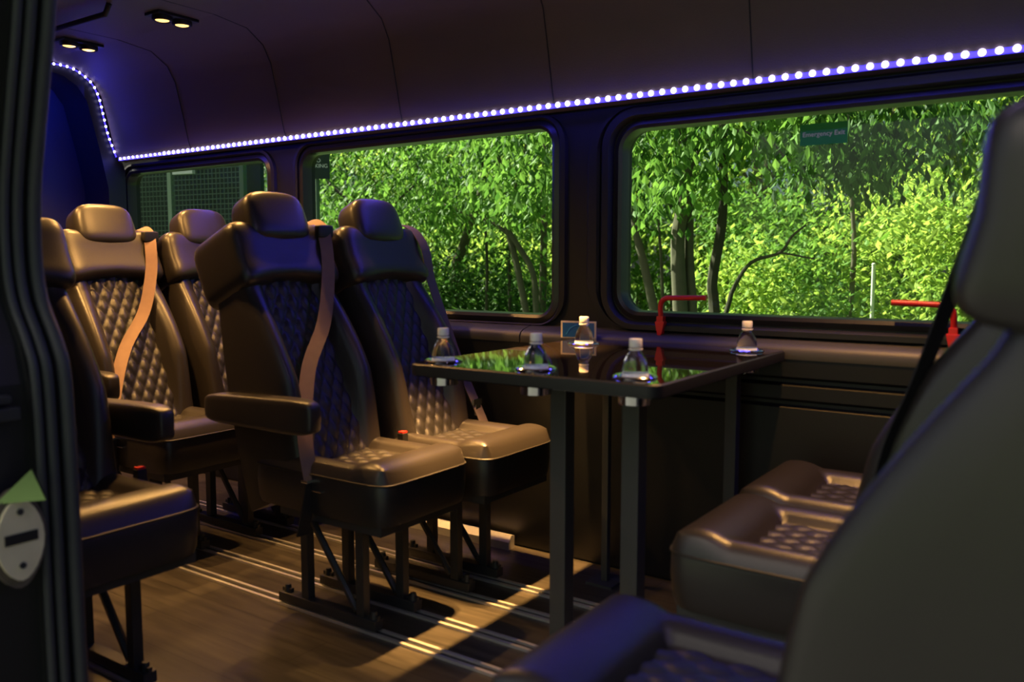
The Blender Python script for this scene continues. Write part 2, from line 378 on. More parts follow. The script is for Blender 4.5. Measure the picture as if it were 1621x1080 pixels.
struct(MB().box(0.85, XF, 0.84, 0.92, 0.0, 1.86).build('wall_near_front', M['plastic'], smooth=False))
# rubber door seal: two ribs and a web
sm = [Vector((x, 0, z)) for x, z in edge]
def cr(pts, n=6):
    out = []
    for i in range(len(pts)-1):
        p0 = pts[max(i-1, 0)]; p1 = pts[i]; p2 = pts[i+1]; p3 = pts[min(i+2, len(pts)-1)]
        for k in range(n):
            t = k/n; out.append(0.5*((2*p1)+(p2-p0)*t+(2*p0-5*p1+4*p2-p3)*t*t+(3*p1-p0-3*p2+p3)*t**3))
    return out+[pts[-1]]
sp = cr(sm)
seal = thing('door_seal', 'ribbed black rubber door seal curving down the left edge of the door opening', 'door seal', (-1.67, 0.874, 0))
off = Vector((1.67, -0.874, 0))
MB().tube([p+off+Vector((0.0, 0.879, 0)) for p in sp], 0.014, 10).build('sealing_lip', M['rubber'], seal)
MB().tube([p+off+Vector((-0.004, 0.848, 0)) for p in sp], 0.011, 10).build('sealing_lip', M['rubber'], seal)
MB().tube([p+off+Vector((-0.006, 0.825, 0)) for p in sp], 0.009, 10).build('sealing_lip', M['rubber'], seal)
# latch plate on the jamb
lt = thing('door_latch', 'pale worn latch plate with a dark slot on the black door jamb at lower left', 'latch', (-1.690, 0.768, 0.570))
oc = [(0.040*math.cos(a)*(1+0.10*math.cos(2*a)), 0.080*math.sin(a)) for a in [2*PI*i/24 for i in range(24)]]
def yzplate(loop, x0, x1):
    k = len(loop); V = [(x0, y, z) for y, z in loop]+[(x1, y, z) for y, z in loop]
    return V, [(i, (i+1) % k, k+(i+1) % k, k+i) for i in range(k)]+[tuple(range(k)), tuple(range(k, 2*k))]
MB().add(*yzplate(oc, -0.016, 0.012)).build('plate', M['latch'], lt)
MB().add(*yzplate([(y*1.2, z*1.22) for y, z in oc], -0.018, 0.002)).build('backing', M['dirt'], lt)
MB().box(0.010, 0.0145, -0.030, 0.031, -0.006, 0.014).build('slot', M['plastic'], lt, smooth=False, bevel=0.001)
MB().tube([(0.008, 0, 0.055), (0.016, 0, 0.055)], 0.006, 12).build('screw', M['frame'], lt)
MB().tube([(0.008, 0, -0.050), (0.016, 0, -0.050)], 0.006, 12).build('screw', M['frame'], lt)
tr = thing('reflection_plate', 'added polished triangle imitating a green reflection in the jamb paint, above the latch plate', 'trim', (-1.668, 0.768, 0.667), math.atan2(0.76, 0.65)); tr.rotation_euler[0] = -0.10  # plate added to imitate grass reflected in the black jamb paint
MB().add([(-.045, 0, -.022), (.042, 0, -.020), (.018, 0, .040), (-.045, .01, -.022), (.042, .01, -.020), (.018, .01, .040)], [(0, 1, 2), (3, 5, 4), (0, 3, 4, 1), (1, 4, 5, 2), (2, 5, 3, 0)]).build('plate', M['mirror'], tr, smooth=False)
hd = thing('door_hinge_bracket', 'grey metal bracket on the black door jamb above the latch plate', 'bracket', (-1.72, 0.75, 0.81))
MB().box(-0.03, 0.02, -0.05, 0.04, -0.012, 0.012).build('arm', M['frame'], hd, smooth=False, bevel=0.003)
MB().box(-0.03, 0.01, -0.04, 0.03, 0.02, 0.035).build('plate', M['frame'], hd, smooth=False, bevel=0.003)

# windows
for i, (a, b, c, d, r) in enumerate(WIN):
    fr = [0.0, 0.0]
    w = struct(MB().box(a-0.02, b+0.02, YF+0.045, YF+0.050, c-0.02, d+0.02).build('window_%d' % (i+1), M['pane'], smooth=False))
    # gasket lining the opening
    secs = [(0.000, YF+0.045), (-0.004, YF+0.045), (-0.005, YF+0.02), (0.0, YF-0.006), (0.012, YF-0.012), (0.030, YF-0.004), (0.030, YF+0.002), (0.0, YF+0.002)]
    loops = [[(x, y, z) for x, z in rrect(a-o_, b+o_, c-o_, d+o_, r+o_, 10)] for o_, y in secs]
    MB().add(*ringloft(loops)).build('gasket', M['gasket'], w)
    if i == 0:
        for (o1, o2, yy) in ((0.035, 0.075, 0.030), (0.085, 0.135, 0.022)):
            secs = [(o1, YF), (o1, YF-yy*0.6), (o1+0.008, YF-yy), (o2-0.008, YF-yy), (o2, YF-yy*0.6), (o2, YF)]
            lo = min(o2, 0.06)
            loops = [[(x, y, z) for x, z in rrect(a-o_, b+o_, c-min(o_, 0.06), d+min(o_, 0.075), r+o_*0.8, 10)] for o_, y in secs]
            MB().add(*ringloft(loops)).build('window_frame', M['plastic'], w)
    else:
        secs = [(0.033, YF), (0.033, YF-0.010), (0.040, YF-0.016), (0.060, YF-0.014), (0.066, YF)]
        loops = [[(x, y, z) for x, z in rrect(a-o_, b+o_, c-min(o_, .038), d+min(o_, .05), r+o_*0.8, 10)] for o_, y in secs]
        MB().add(*ringloft(loops)).build('window_frame', M['plastic'], w)

# text helper
def text_mesh(body, size, m, name, parent, loc, rot, extrude=0.0006):
    cu = bpy.data.curves.new(name, 'FONT'); cu.body = body; cu.size = size; cu.align_x = 'CENTER'; cu.align_y = 'CENTER'; cu.extrude = extrude
    tmp = bpy.data.objects.new('tmp', cu); C.objects.link(tmp)
    dg = bpy.context.evaluated_depsgraph_get(); me = bpy.data.meshes.new_from_object(tmp.evaluated_get(dg))
    bpy.data.objects.remove(tmp); bpy.data.curves.remove(cu)
    me.materials.clear(); me.materials.append(m)
    o = bpy.data.objects.new(name, me); C.objects.link(o); o.parent = parent; o.location = loc; o.rotation_euler = rot
    return o
ex = thing('exit_sticker', 'green emergency exit sticker at the top of the right window', 'sticker', (-0.742, YF+0.043, 1.497))
MB().box(-0.072, 0.072, -0.0015, 0.0, -0.033, 0.033).build('backing', M['green_sign'], ex, smooth=False)
text_mesh('Emergency Exit', 0.0205, M['cream_text'], 'lettering', ex, (0, -0.002, 0.0), (PI/2, 0, 0), 0.0004)

# red emergency levers
def lever(x, sgn, label):
    t = thing('release_lever', label, 'lever', (x, YF-0.034, 0.885), 0, 'red window release levers')
    MB().tube(cr([Vector(p) for p in ((0, 0, -0.005), (0, 0, 0.03), (0, -0.004, 0.055), (sgn*0.004, -0.006, 0.078), (sgn*0.020, -0.006, 0.092), (sgn*0.05, -0.006, 0.094), (sgn*0.165, -0.006, 0.097))], 4),
              0.0088, 10).build('handle', M['red'], t)
    b = MB(); b.add(*[[(-.018, -.012, .012), (.018, -.012, .012), (.008, -.012, -.03), (-.006, -.012, -.045), (-.018, .012, .012), (.018, .012, .012), (.008, .012, -.03), (-.006, .012, -.045)],
             [(0, 1, 2, 3), (4, 7, 6, 5), (0, 4, 5, 1), (1, 5, 6, 2), (2, 6, 7, 3), (3, 7, 4, 0)]])
    b.build('bracket', M['red'], t, smooth=False, bevel=0.003)
    MB().box(-0.012, 0.012, -0.010, 0.014, 0.005, 0.03).build('clip', M['red'], t, smooth=False, bevel=0.002)
    return t
lever(-1.245, 1, 'red window release lever left of centre on the right window sill')
lever(-0.345, -1, 'red window release lever by the black belt at the right end of the sill')

# ------------------------------------------------------------------ LED strip
led = thing('led_strip', 'glowing blue white led strip along the edge of the dark ceiling lining', 'led strip', (0, 0, 0))
line = [Vector((x, 2.648, 1.662)) for x in (1.2, -4.455)]
arch = [Vector((-4.462, y, z)) for y, z in ((2.642, 1.67), (2.600, 1.78), (2.578, 1.88), (2.556, 1.975), (2.518, 2.045), (2.44, 2.095), (2.362, 2.108), (2.28, 2.106), (2.0, 2.108), (1.7, 2.108))]
acr = cr(arch, 8)
tp = MB().ribbon([Vector((1.2, 2.6515, 1.660)), Vector((-4.455, 2.6515, 1.660))], (0, 0.25, 1), 0.020, 0.003)
tp.ribbon([p+Vector((-0.003, 0, 0)) for p in acr], [Vector((0, -1, 0.01)) if i < 30 else Vector((0, 0, 1)) for i in range(len(acr))], 0.006, 0.003)
tp.build('glow_tape', M['glow_tape'], led)
pos = []; x = -0.02; front = [Vector((0.0205+k*0.0405, 2.646, 1.660)) for k in range(29)]
while x > -4.44: pos.append(Vector((x, 2.646, 1.660))); x -= 0.0405
L_ = 0.0
ap = []; nxt = 0.03
for i in range(len(acr)-1):
    a, b = acr[i], acr[i+1]; d = (b-a).length
    while L_+d > nxt: ap.append(a+(b-a)*((nxt-L_)/d)); nxt += 0.034
    L_ += d
near = pos[:100]; far = pos[100:]+ap+front
dm = bpy.data.meshes.new('diode')
tmp = MB().superell((0, 0, 0), (0.0095, 0.006, 0.0095), 1, 1, 12, 8); dm.from_pydata(tmp.v, [], tmp.f); dm.materials.append(M['diode'])
for p in dm.polygons: p.use_smooth = True
for p in near:
    o = bpy.data.objects.new('diode', dm); C.objects.link(o); o.parent = led; o.location = p
fb = MB()
for p in far: fb.superell(p, (0.0062, 0.0062, 0.0072), 1, 1, 10, 6)
o = fb.build('diode', M['diode'], led); o['kind'] = 'stuff'

# ------------------------------------------------------------------ ceiling lights
def ceiling_light(x, y, label, pw=SPOT_W, ang=122, lean=0.32):
    t = thing('ceiling_light', label, 'ceiling light', (x, y, 2.124), 0, 'twin ceiling spotlights')
    MB().box(-0.05, 0.05, -0.095, 0.095, -0.012, 0.0).build('housing', M['plastic'], t, smooth=False, bevel=0.003)
    for s in (-1, 1):
        MB().lathe([(0.038, -0.028), (0.041, -0.024), (0.041, -0.010), (0.028, -0.010), (0.028, -0.026), (0.034, -0.030)], 24, (0, s*0.046, 0), closed=True).build('bezel', M['plastic'], t)
        MB().lathe([(0.003, -0.0305), (0.018, -0.030), (0.027, -0.027), (0.0275, -0.022), (0.003, -0.022)], 20, (0, s*0.046, 0)).build('lamp_lens', M['lamp'], t)
    for s in (-1, 1): spot(x, y+s*0.046, 2.088, pw, (0, -lean if y > 1.8 else lean, -1), ang)
ceiling_light(-3.265, 2.205, 'twin warm ceiling spotlight nearer the middle of the cabin')
ceiling_light(-4.00, 2.205, 'twin warm ceiling spotlight at the rear of the cabin')
ceiling_light(-2.50, 2.205, 'twin warm ceiling spotlight on the window side, just above the top of the frame')
ceiling_light(-1.59, 2.205, 'twin warm ceiling spotlight over the gap between seats and table', 650, 34, 0.0)
ceiling_light(-0.60, 2.205, 'twin warm ceiling spotlight over the rear facing seats', 60, 60, 0.0)
ceiling_light(-3.60, 1.40, 'twin warm ceiling spotlight on the door side over the rear seats')
ceiling_light(-2.85, 1.42, 'twin warm ceiling spotlight on the door side between the rear seats and the centre seat', 70)
gb = thing('grab_rail', 'dark ceiling rail at upper left beside the rear spotlights', 'rail', (-3.55, 1.95, 2.12))
MB().tube([(0.25, 0, 0), (0.22, 0, -0.035), (-0.4, 0, -0.035), (-0.43, 0, 0)], 0.011, 10).build('bar', M['plastic'], gb)

# ------------------------------------------------------------------ seats
TILT = math.radians(24); BO = Vector((-0.365, 0, 0.44))
VU = Vector((-math.sin(TILT), 0, math.cos(TILT))); VW = Vector((math.cos(TILT), 0, math.sin(TILT)))
def T(y, v, w): return BO+VU*v+VW*w+Vector((0, y, 0))
def clamp(x, a=0.0, b=1.0): return max(a, min(b, x))
def dome(t, c, h): return math.sqrt(max(0.0, 1-((t-c)/h)**2))
def squircle(a, b, n=7):
    m = max(abs(a), abs(b))
    if m < 1e-6: return a, b
    s = (abs(a/m)**n+abs(b/m)**n)**(-1/n)
    k = 1+(s-1)*m**3
    return a*k, b*k
def quilt_h(u, v, pu, pv, d):
    p = u/pu+v/pv; q = u/pu-v/pv
    f = lambda t: abs(t-round(t))*2          # 0 on a seam, 1 at the middle
    return d*(min(1, f(p)*1.6)**0.6)*(min(1, f(q)*1.6)**0.6)
CW, CL = 0.203, 0.58
def cushion_top(t, y):
    """t: distance back from the front edge"""
    roll = 0.056*dome(t, 0.075, 0.088) if t < 0.165 else 0
    ay = abs(y)
    side = 0.042*dome(ay, 0.163, 0.052)*clamp((t+0.02)/0.16)
    base = 0.010
    d = min(t, CL-t, CW-ay); e = math.sqrt(max(0, 1-(1-clamp(d/0.045))**2))
    return 0.474+max(base, roll, side)*e
def make_cushion():
    mb = MB(); N = 46; V = []; F = []
    for i in range(N+1):
        for j in range(N+1):
            a = -1+2*i/N; b = -1+2*j/N
            qa, qb = squircle(a, b, 9)
            x = -CL/2+qa*CL/2; y = qb*CW
            m = max(abs(a), abs(b))
            V.append((x, y, cushion_top(-x, y) if m < 0.999 else 0.474))
    for i in range(N):
        for j in range(N): F.append((i*(N+1)+j, (i+1)*(N+1)+j, (i+1)*(N+1)+j+1, i*(N+1)+j+1))
    rim = [(i, 0) for i in range(N)]+[(N, j) for j in range(N)]+[(N-i, N) for i in range(N)]+[(0, N-j) for j in range(N)]
    prev = [i*(N+1)+j for i, j in rim]; rc = [Vector(V[k]) for k in prev]
    cen = Vector((-CL/2, 0, 0))
    for (z, s) in ((0.470, 0.990), (0.464, 0.998), (0.42, 1.0), (0.37, 0.985), (0.352, 0.965)):
        st = len(V)
        for p in rc: V.append((cen.x+(p.x-cen.x)*s, p.y*s, z))
        cur = list(range(st, st+len(rc)))
        for k in range(len(rc)): F.append((prev[k], prev[(k+1) % len(rc)], cur[(k+1) % len(rc)], cur[k]))
        prev = cur
    F.append(tuple(prev))
    mb.add(V, F); mb.rim = [Vector((p.x, p.y, 0.4735)) for p in rc]
    return mb
def make_seat_quilt():
    mb = MB(); V = []; F = []; nx, ny = 60, 44
    for i in range(nx+1):
        for j in range(ny+1):
            t = 0.150+0.31*i/nx; y = -0.118+0.236*j/ny
            eg = min(i, nx-i, j, ny-j); h = quilt_h(y, t, 0.052, 0.085, 0.008)
            V.append((-t, y, 0.474+0.0075+(h if eg > 0 else -0.006)))
    for i in range(nx):
        for j in range(ny): F.append((i*(ny+1)+j, (i+1)*(ny+1)+j, (i+1)*(ny+1)+j+1, i*(ny+1)+j+1))
    return mb.add(V, F)
BH = 0.70
def hw(v): return 0.184+0.020*math.sin(PI*clamp((v+0.05)/0.80))     # half width of the back
def back_front(y, v):
    ay = abs(y)/hw(v)
    side = (0.034+0.050*math.sin(PI*clamp((v+0.05)/0.66)))*dome(ay, 0.80, 0.26)*clamp(0.35+v*2.2)
    d = min(v+0.04, BH-v, hw(v)-abs(y)); e = math.sqrt(max(0, 1-(1-clamp(d/0.03))**2))
    return max(0.004, side)*e-(1-e)*0.02
def make_back():
    mb = MB(); N, K = 44, 40; V = []; F = []
    for sgn in (1, -1):
        st = len(V)
        for i in range(N+1):
            v = -0.03+(BH+0.03)*i/N
            for j in range(K+1):
                b = -1+2*j/K; y = b*hw(v)
                if sgn > 0: w = back_front(y, v)
                else: w = -0.11-0.17*clamp(1-v/0.7)+0.02*(abs(b)**6)
                V.append(T(y, v, w))
        for i in range(N):
            for j in range(K):
                q = (st+i*(K+1)+j, st+(i+1)*(K+1)+j, st+(i+1)*(K+1)+j+1, st+i*(K+1)+j+1); F.append(q)
    S = (N+1)*(K+1); r = K+1
    rim = [j for j in range(K)]+[i*r+K for i in range(N)]+[N*r+K-j for j in range(K)]+[(N-i)*r for i in range(N)]
    for k in range(len(rim)):
        a, b = rim[k], rim[(k+1) % len(rim)]; F.append((a, b, S+b, S+a))
    return mb.add(V, F)
def make_back_quilt():
    mb = MB(); V = []; F = []; nv, ny = 110, 44
    for i in range(nv+1):
        v = 0.02+0.64*i/nv
        wdt = 0.62*hw(v)+0.004
        for j in range(ny+1):
            y = -wdt+2*wdt*j/ny; eg = min(i, nv-i, j, ny-j)
            h = quilt_h(y, v, 0.050, 0.088, 0.010)
            V.append(T(y, v, 0.004+(h+0.006*(1-(y/wdt)**2) if eg > 0 else -0.01)))
    for i in range(nv):
        for j in range(ny): F.append((i*(ny+1)+j, (i+1)*(ny+1)+j, (i+1)*(ny+1)+j+1, i*(ny+1)+j+1))
    return mb.add(V, F)
RT = Matrix((VW, Vector((0, 1, 0)), VU)).transposed().to_4x4()
def tx(mb, c=(0, 0, 0)):
    return mb.xf(Matrix.Translation(BO) @ RT @ Matrix.Translation(c))
def make_upper():
    def fn(p):
        y = p.y/0.207; z = p.z
        if z < 0: z = z+0.045*(1-y*y)*(-z/0.125)*(1 if p.x > 0 else 0.2)
        else: z = z-0.045*math.exp(-(y/0.5)**2)*(z/0.125)
        w = p.x + (0.018*abs(y)**2 if p.x > 0 else 0) + (0.012*(z/0.12) if p.x > 0 and z > 0 else 0)
        if p.x > 0 and z < 0: w += 0.012*(-z/0.12)
        return (w, p.y, z)
    return tx(MB().superell((0, 0, 0), (0.120, 0.210, 0.128), 0.38, 0.34, 60, 32, fn), (-0.060, 0, 0.728))
def make_headrest():
    def fn(p):
        y = p.y/0.125; z = p.z/0.085
        return (p.x*(1-0.10*z)+0.010*z, p.y*(1-0.10*z*z*(1 if z > 0 else .4)-0.03*z), p.z+0.006*math.cos(y*PI/2)*(1 if z > 0 else 0))
    return tx(MB().superell((0, 0, 0), (0.062, 0.126, 0.084), 0.42, 0.42, 48, 28, fn), (0.024, 0, 0.858))
def make_arm(y0):
    mb = MB()
    def fn(p):
        k = p.x/0.245
        return (p.x, p.y*(1-0.05*k), p.z*(1+0.10*k)+0.004*k)
    mb.superell((-0.465, y0, 0.650), (0.245, 0.034, 0.050), 0.35, 0.35, 48, 20, fn)
    return mb
def belt_path(sh, hp):
    """from the shoulder side sh (+1/-1) to the other hip"""
    pts = []
    for (y, v, w) in ((sh*0.185, 0.80, -0.19), (sh*0.184, 0.862, -0.13), (sh*0.180, 0.872, 0.0), (sh*0.172, 0.83, 0.066), (sh*0.155, 0.76, 0.086), (sh*0.130, 0.64, 0.072), (sh*0.06, 0.48, 0.056),
                      (-sh*0.055, 0.34, 0.052), (-sh*0.15, 0.18, 0.070), (-sh*0.19, 0.08, 0.078), (-sh*0.205, -0.02, 0.075)):
        pts.append(T(y, v, w))
    return cr(pts, 5)
protos = {}
def seat_meshes():
    c = make_cushion(); protos['rim'] = c.rim; protos['cushion'] = c
seat_meshes()
_mesh = {}
def part(name, key, mk, m, parent, label=None, **kw):
    if key in _mesh:
        o = bpy.data.objects.new(name, _mesh[key]); C.objects.link(o); o.parent = parent
    else:
        o = mk().build(name, m, parent, **kw); _mesh[key] = o.data
    if label: o['label'] = label
    return o
def make_seat(loc, rz, label, group, legs, arm=0, belt=0, beltmat='belt', hang=0, buckle=0, name='passenger_seat'):
    t = thing(name, label, 'seat', loc, rz, group)
    part('seat_cushion', 'cush', lambda: protos['cushion'], M['leather'], t)
    part('piping', 'pipe', lambda: MB().tube(protos['rim'], 0.0032, 6, closed=True), M['piping'], t)
    part('quilted_seat_panel', 'sq', make_seat_quilt, M['quilt'], t)
    part('backrest', 'back', make_back, M['leather'], t)
    part('quilted_back_panel', 'bq', make_back_quilt, M['quilt'], t)
    part('shoulder_pad', 'up', make_upper, M['leather'], t)
    part('headrest', 'head', make_headrest, M['leather'], t)
    part('seat_frame', 'sfr', lambda: MB().box(-0.455, -0.03, -0.185, 0.185, 0.325, 0.356), M['frame'], t, smooth=False)
    for ly in legs:
        def rail():
            b = MB().box(-0.53, -0.105, ly-0.019, ly+0.019, 0.012, 0.043); return b
        r = part('base_rail', 'rail%.3f' % ly, rail, M['frame'], t, smooth=False, bevel=0.003)
        for bx in (-0.505, -0.125):
            part('mounting_knob', 'knob%.3f%.3f' % (ly, bx), lambda: MB().tube([(bx, ly, 0.04), (bx, ly, 0.066)], [0.013, 0.009], 10).box(bx-0.02, bx+0.02, ly-0.006, ly+0.006, 0.043, 0.055), M['frame'], r, smooth=False)
        for lx in (-0.17, -0.41):
            part('leg', 'leg%.3f%.3f' % (ly, lx), lambda: MB().box(lx-0.016, lx+0.016, ly-0.014, ly+0.014, 0.040, 0.33), M['frame'], t, smooth=False, bevel=0.003)
        part('brace', 'brace%.3f' % ly, lambda: MB().tube([(-0.395, ly, 0.31), (-0.195, ly, 0.052)], 0.011, 6), M['frame'], t, smooth=False)
        for bx in (-0.02, -0.13):
            part('bolt', 'bolt%.3f%.3f' % (ly, bx), lambda: MB().superell((bx-0.02, ly, 0.337), (0.007, 0.007, 0.007), 1, 1, 10, 6).box(bx-0.024, bx-0.016, ly-0.004, ly+0.004, 0.333, 0.341), M['chrome'], t)
    if arm:
        y0 = arm*0.243
        part('armrest', 'arm%d' % arm, lambda: make_arm(y0), M['leather'], t)
        part('armrest_pivot', 'armp%d' % arm, lambda: MB().tube([(-0.66, arm*0.15, 0.655), (-0.66, arm*0.235, 0.655)], 0.030, 14), M['plastic'], t)
    if belt:
        s = part('seat_belt', 'belt%d%s' % (belt, beltmat), lambda: MB().ribbon(belt_path(belt, 0), Vector((0.15, 1, 0.45*belt)), 0.046, 0.003), M[beltmat], t)
        g = T(belt*0.165, 0.80, 0.084)
        part('belt_guide', 'bg%d' % belt, lambda: MB().superell(g, (0.014, 0.034, 0.022), 0.3, 0.3, 24, 12), M['plastic'], t)
        h = T(-belt*0.20, -0.015, 0.072)
        part('belt_tongue', 'tg%d' % belt, lambda: MB().box(h.x-0.016, h.x+0.012, h.y-0.028, h.y+0.028, h.z-0.004, h.z+0.004).box(h.x+0.005, h.x+0.05, h.y-0.012, h.y+0.012, h.z-0.030, h.z-0.026), M['chrome'], t, smooth=False, bevel=0.001)
        part('belt_anchor', 'an%d' % belt, lambda: MB().ribbon([h+Vector((0, 0, -0.004)), h+Vector((-0.012, -belt*0.012, -0.10)), h+Vector((-0.03, -belt*0.015, -0.17))], (0, 1, 0), 0.044, 0.004), M['belt_black'], t)
    if hang:
        pts = [T(hang*0.178, 0.84, -0.05), T(hang*0.180, 0.878, 0.0), T(hang*0.186, 0.83, 0.062), T(hang*0.192, 0.74, 0.082), T(hang*0.196, 0.62, 0.056), T(hang*0.198, 0.45, 0.052), T(hang*0.200, 0.25, 0.052), T(hang*0.202, 0.12, 0.060), T(hang*.204, 0.03, 0.066)]
        part('seat_belt', 'hang%d%s' % (hang, beltmat), lambda: MB().ribbon(cr(pts, 4), (0.1, 1, 0), 0.044, 0.003), M[beltmat], t)
        h = T(hang*0.203, 0.12, 0.066)
        part('belt_tongue', 'ht%d' % hang, lambda: MB().box(h.x-0.004, h.x+0.006, h.y-0.026, h.y+0.026, h.z-0.010, h.z+0.012).box(h.x-0.001, h.x+0.008, h.y-0.015, h.y+0.015, h.z-0.05, h.z-0.01), M['chrome'], t, smooth=False, bevel=0.001)
    if buckle:
        b = T(buckle*0.195, 0.035, 0.100)
        part('belt_buckle', 'bk%d' % buckle, lambda: MB().box(b.x-0.012, b.x+0.012, b.y-0.014, b.y+0.014, b.z-0.07, b.z+0.02), M['plastic'], t, smooth=False, bevel=0.003)
        part('release_button', 'rb%d' % buckle, lambda: MB().box(b.x-0.010, b.x+0.010, b.y-0.012, b.y+0.012, b.z+0.019, b.z+0.026), M['buckle'], t, smooth=False, bevel=0.002)
    return t
GR = 'forward facing passenger seats'; GF = 'rear facing passenger seats'
make_seat((-1.608, 1.895, 0), 0, 'black quilted seat with tan belt and armrest, in front at centre', GR, (-0.12, 0.055), arm=-1, belt=1, buckle=1)
make_seat((-1.565, 2.325, 0), 0, 'black quilted seat with hanging belt, between the tan belted seat and the window table', GR, (-0.155, 0.005), hang=1, beltmat='belt_grey')
make_seat((-2.66, 1.905, 0), 0, 'black quilted seat in the rear row with tan belt and armrest', GR, (-0.15, 0.025), arm=-1, belt=1, buckle=1)
make_seat((-2.62, 2.335, 0), 0, 'black quilted seat in the rear row beside the dark screened window', GR, (-0.185, -0.025), hang=1, beltmat='belt_grey')
make_seat((-1.87, 1.112, 0), 0, 'single black seat half hidden behind the door seal at left', GR, (-0.09, 0.09), arm=1, buckle=1)
R = math.pi
n1 = make_seat((-0.67, 1.115, 0), R, 'large blurred black seat nearest the camera, at the right edge', GF, (-0.09, 0.09))
n2 = make_seat((-0.76, 1.865, 0), R, 'rear facing black seat between the nearest seat and the window seat', GF, (-0.1, 0.1))
for ch in n1.children:
    for nm, cv, ang, dl in (('shoulder_pad', T(0, .728, -.06), 15, Vector((0.030, 0, 0.045))), ('headrest', T(0, .858, .024), 8, Vector((-0.03, 0, 0.075)))):
        if ch.name.startswith(nm):
            Rm = Matrix.Rotation(math.radians(ang), 3, 'Y'); ch.rotation_euler = (0, math.radians(ang), 0); ch.location = cv-Rm @ cv+dl
    if ch.name.startswith(('seat_cushion', 'piping', 'quilted_seat')): ch.location = (0.04, 0, 0)
bp_ = [Vector((-0.76-x, 1.865-y, z)) for x, y, z in ((-0.12, 1.70, 1.22), (-0.165, 1.70, 1.245), (-0.195, 1.70, 1.15), (-0.23, 1.69, 1.02), (-0.27, 1.68, 0.88), (-0.31, 1.67, 0.76), (-0.34, 1.67, 0.60), (-0.36, 1.67, 0.50))]
MB().ribbon(cr(bp_, 5), (0.45, 1, 0), 0.046, 0.003).build('seat_belt', M['belt_black'], n2)
make_seat((-0.77, 2.295, 0), R, 'rear facing black seat farthest from camera, under the right window', GF, (-0.1, 0.1))

# floor tracks
for i, y in enumerate((1.015, 1.195, 1.775, 1.948, 2.150, 2.310)):
    t = thing('floor_track', ['aluminium floor track by the door, under the single seat', 'aluminium floor track under the single seat, aisle side', 'aluminium floor track bordering the aisle', 'aluminium floor track second from the aisle',
              'aluminium floor track third from the aisle', 'aluminium floor track nearest the window wall'][i], 'floor track', (0, y, 0), 0, 'aluminium floor tracks')
    for s in (-1, 1): MB().box(-4.4, 1.2, s*0.016-0.0055 if s > 0 else -0.0215, 0.0215 if s > 0 else -0.0105, 0, 0.008).build('lip', M['alu'], t, smooth=False)
    MB().box(-4.4, 1.2, -0.0105, 0.0105, 0, 0.002).build('channel', M['frame'], t, smooth=False)
kb = thing('wall_base_bar', 'pale metal bar on the floor along the wall behind the seats', 'bar', (-1.82, 2.615, 0))
MB().add(*yzplate([(-.018, 0), (.02, 0), (.02, .05), (.0, .055), (-.018, .03)], -1.6, 0.0)).build('bar_body', M['alu'], kb, smooth=False)

# ------------------------------------------------------------------ table
tb = thing('table', 'glossy black table with chrome cup holders beside the right window', 'table', (-1.16, 2.17, 0))
X0, X1, Y0, Y1 = -0.365, 0.360, -0.46, 0.462
cups = [(-0.895, 1.795), (-1.17, 1.79), (-1.472, 1.79), (-1.40, 2.43), (-0.885, 2.525)]
CR = 0.041
def circ(cx, cy, r, n=28): return [(cx+r*math.cos(-2*PI*k/n), cy+r*math.sin(-2*PI*k/n)) for k in range(n)]
top = plate_holes('tabletop', rrect(X0, X1, Y0, Y1, 0.03), [circ(a+1.16, b-2.17, CR) for a, b in cups], 0.0, 0.034, M['table_glass'], tb)
top.data.transform(Matrix(((1, 0, 0, 0), (0, 0, 1, 0), (0, 1, 0, 0.796), (0, 0, 0, 1)))); top.data.flip_normals()
bm = bmesh.new(); bm.from_mesh(top.data); bmesh.ops.recalc_face_normals(bm, faces=bm.faces); bm.to_mesh(top.data); bm.free()
MB().add(*ringloft([[(x, y, z) for x, y in rrect(X0-o_, X1+o_, Y0-o_, Y1+o_, 0.03+o_)] for o_, z in ((0.0, 0.798), (0.005, 0.799), (0.006, 0.812), (0.005, 0.826), (0.0, 0.8295))])).build('edge_band', M['plastic'], tb)
for ya in (Y0+0.125, Y1-0.125): MB().box(X0+0.06, X1-0.06, ya-0.015, ya+0.015, 0.780, 0.796).build('apron', M['plastic'], tb, smooth=False)
for i, (a, b) in enumerate(cups):
    c = MB().lathe([(0.052, 0.0), (0.053, 0.003), (0.049, 0.006), (0.0425, 0.005), (0.0385, -0.002), (0.037, -0.060), (0.003, -0.062), (0.003, -0.064), (0.0395, -0.062), (0.0405, -0.002)], 32, (a+1.16, b-2.17, 0.8302))
    c.build('cup_holder', M['chrome'], tb)
legs = [(-1.21, 1.985), (-0.99, 1.985), (-1.36, 2.52), (-0.945, 2.58)]
for i, (a, b) in enumerate(legs):
    lw = 0.025 if i < 2 else (0.012 if i == 2 else 0.019)
    l = MB().box(a+1.16-lw, a+1.16+lw, b-2.17-lw, b-2.17+lw, 0.008, 0.77)
    l.build('leg', M['table_leg'], tb, smooth=False, bevel=0.004)
    MB().box(a+1.16-0.05, a+1.16+0.05, b-2.17-0.05, b-2.17+0.05, 0.0, 0.008).build('foot_plate', M['table_leg'], tb, smooth=False)
for dx in (0.0, 0.03):
    MB().superell((X1-0.055, 0.26+dx*3, 0.776), (0.004, 0.004, 0.004), 1, 1, 8, 6).box(X1-0.0585, X1-0.056, 0.26+dx*3-0.002, 0.26+dx*3+0.002, 0.772, 0.779).build('screw', M['chrome'], tb)

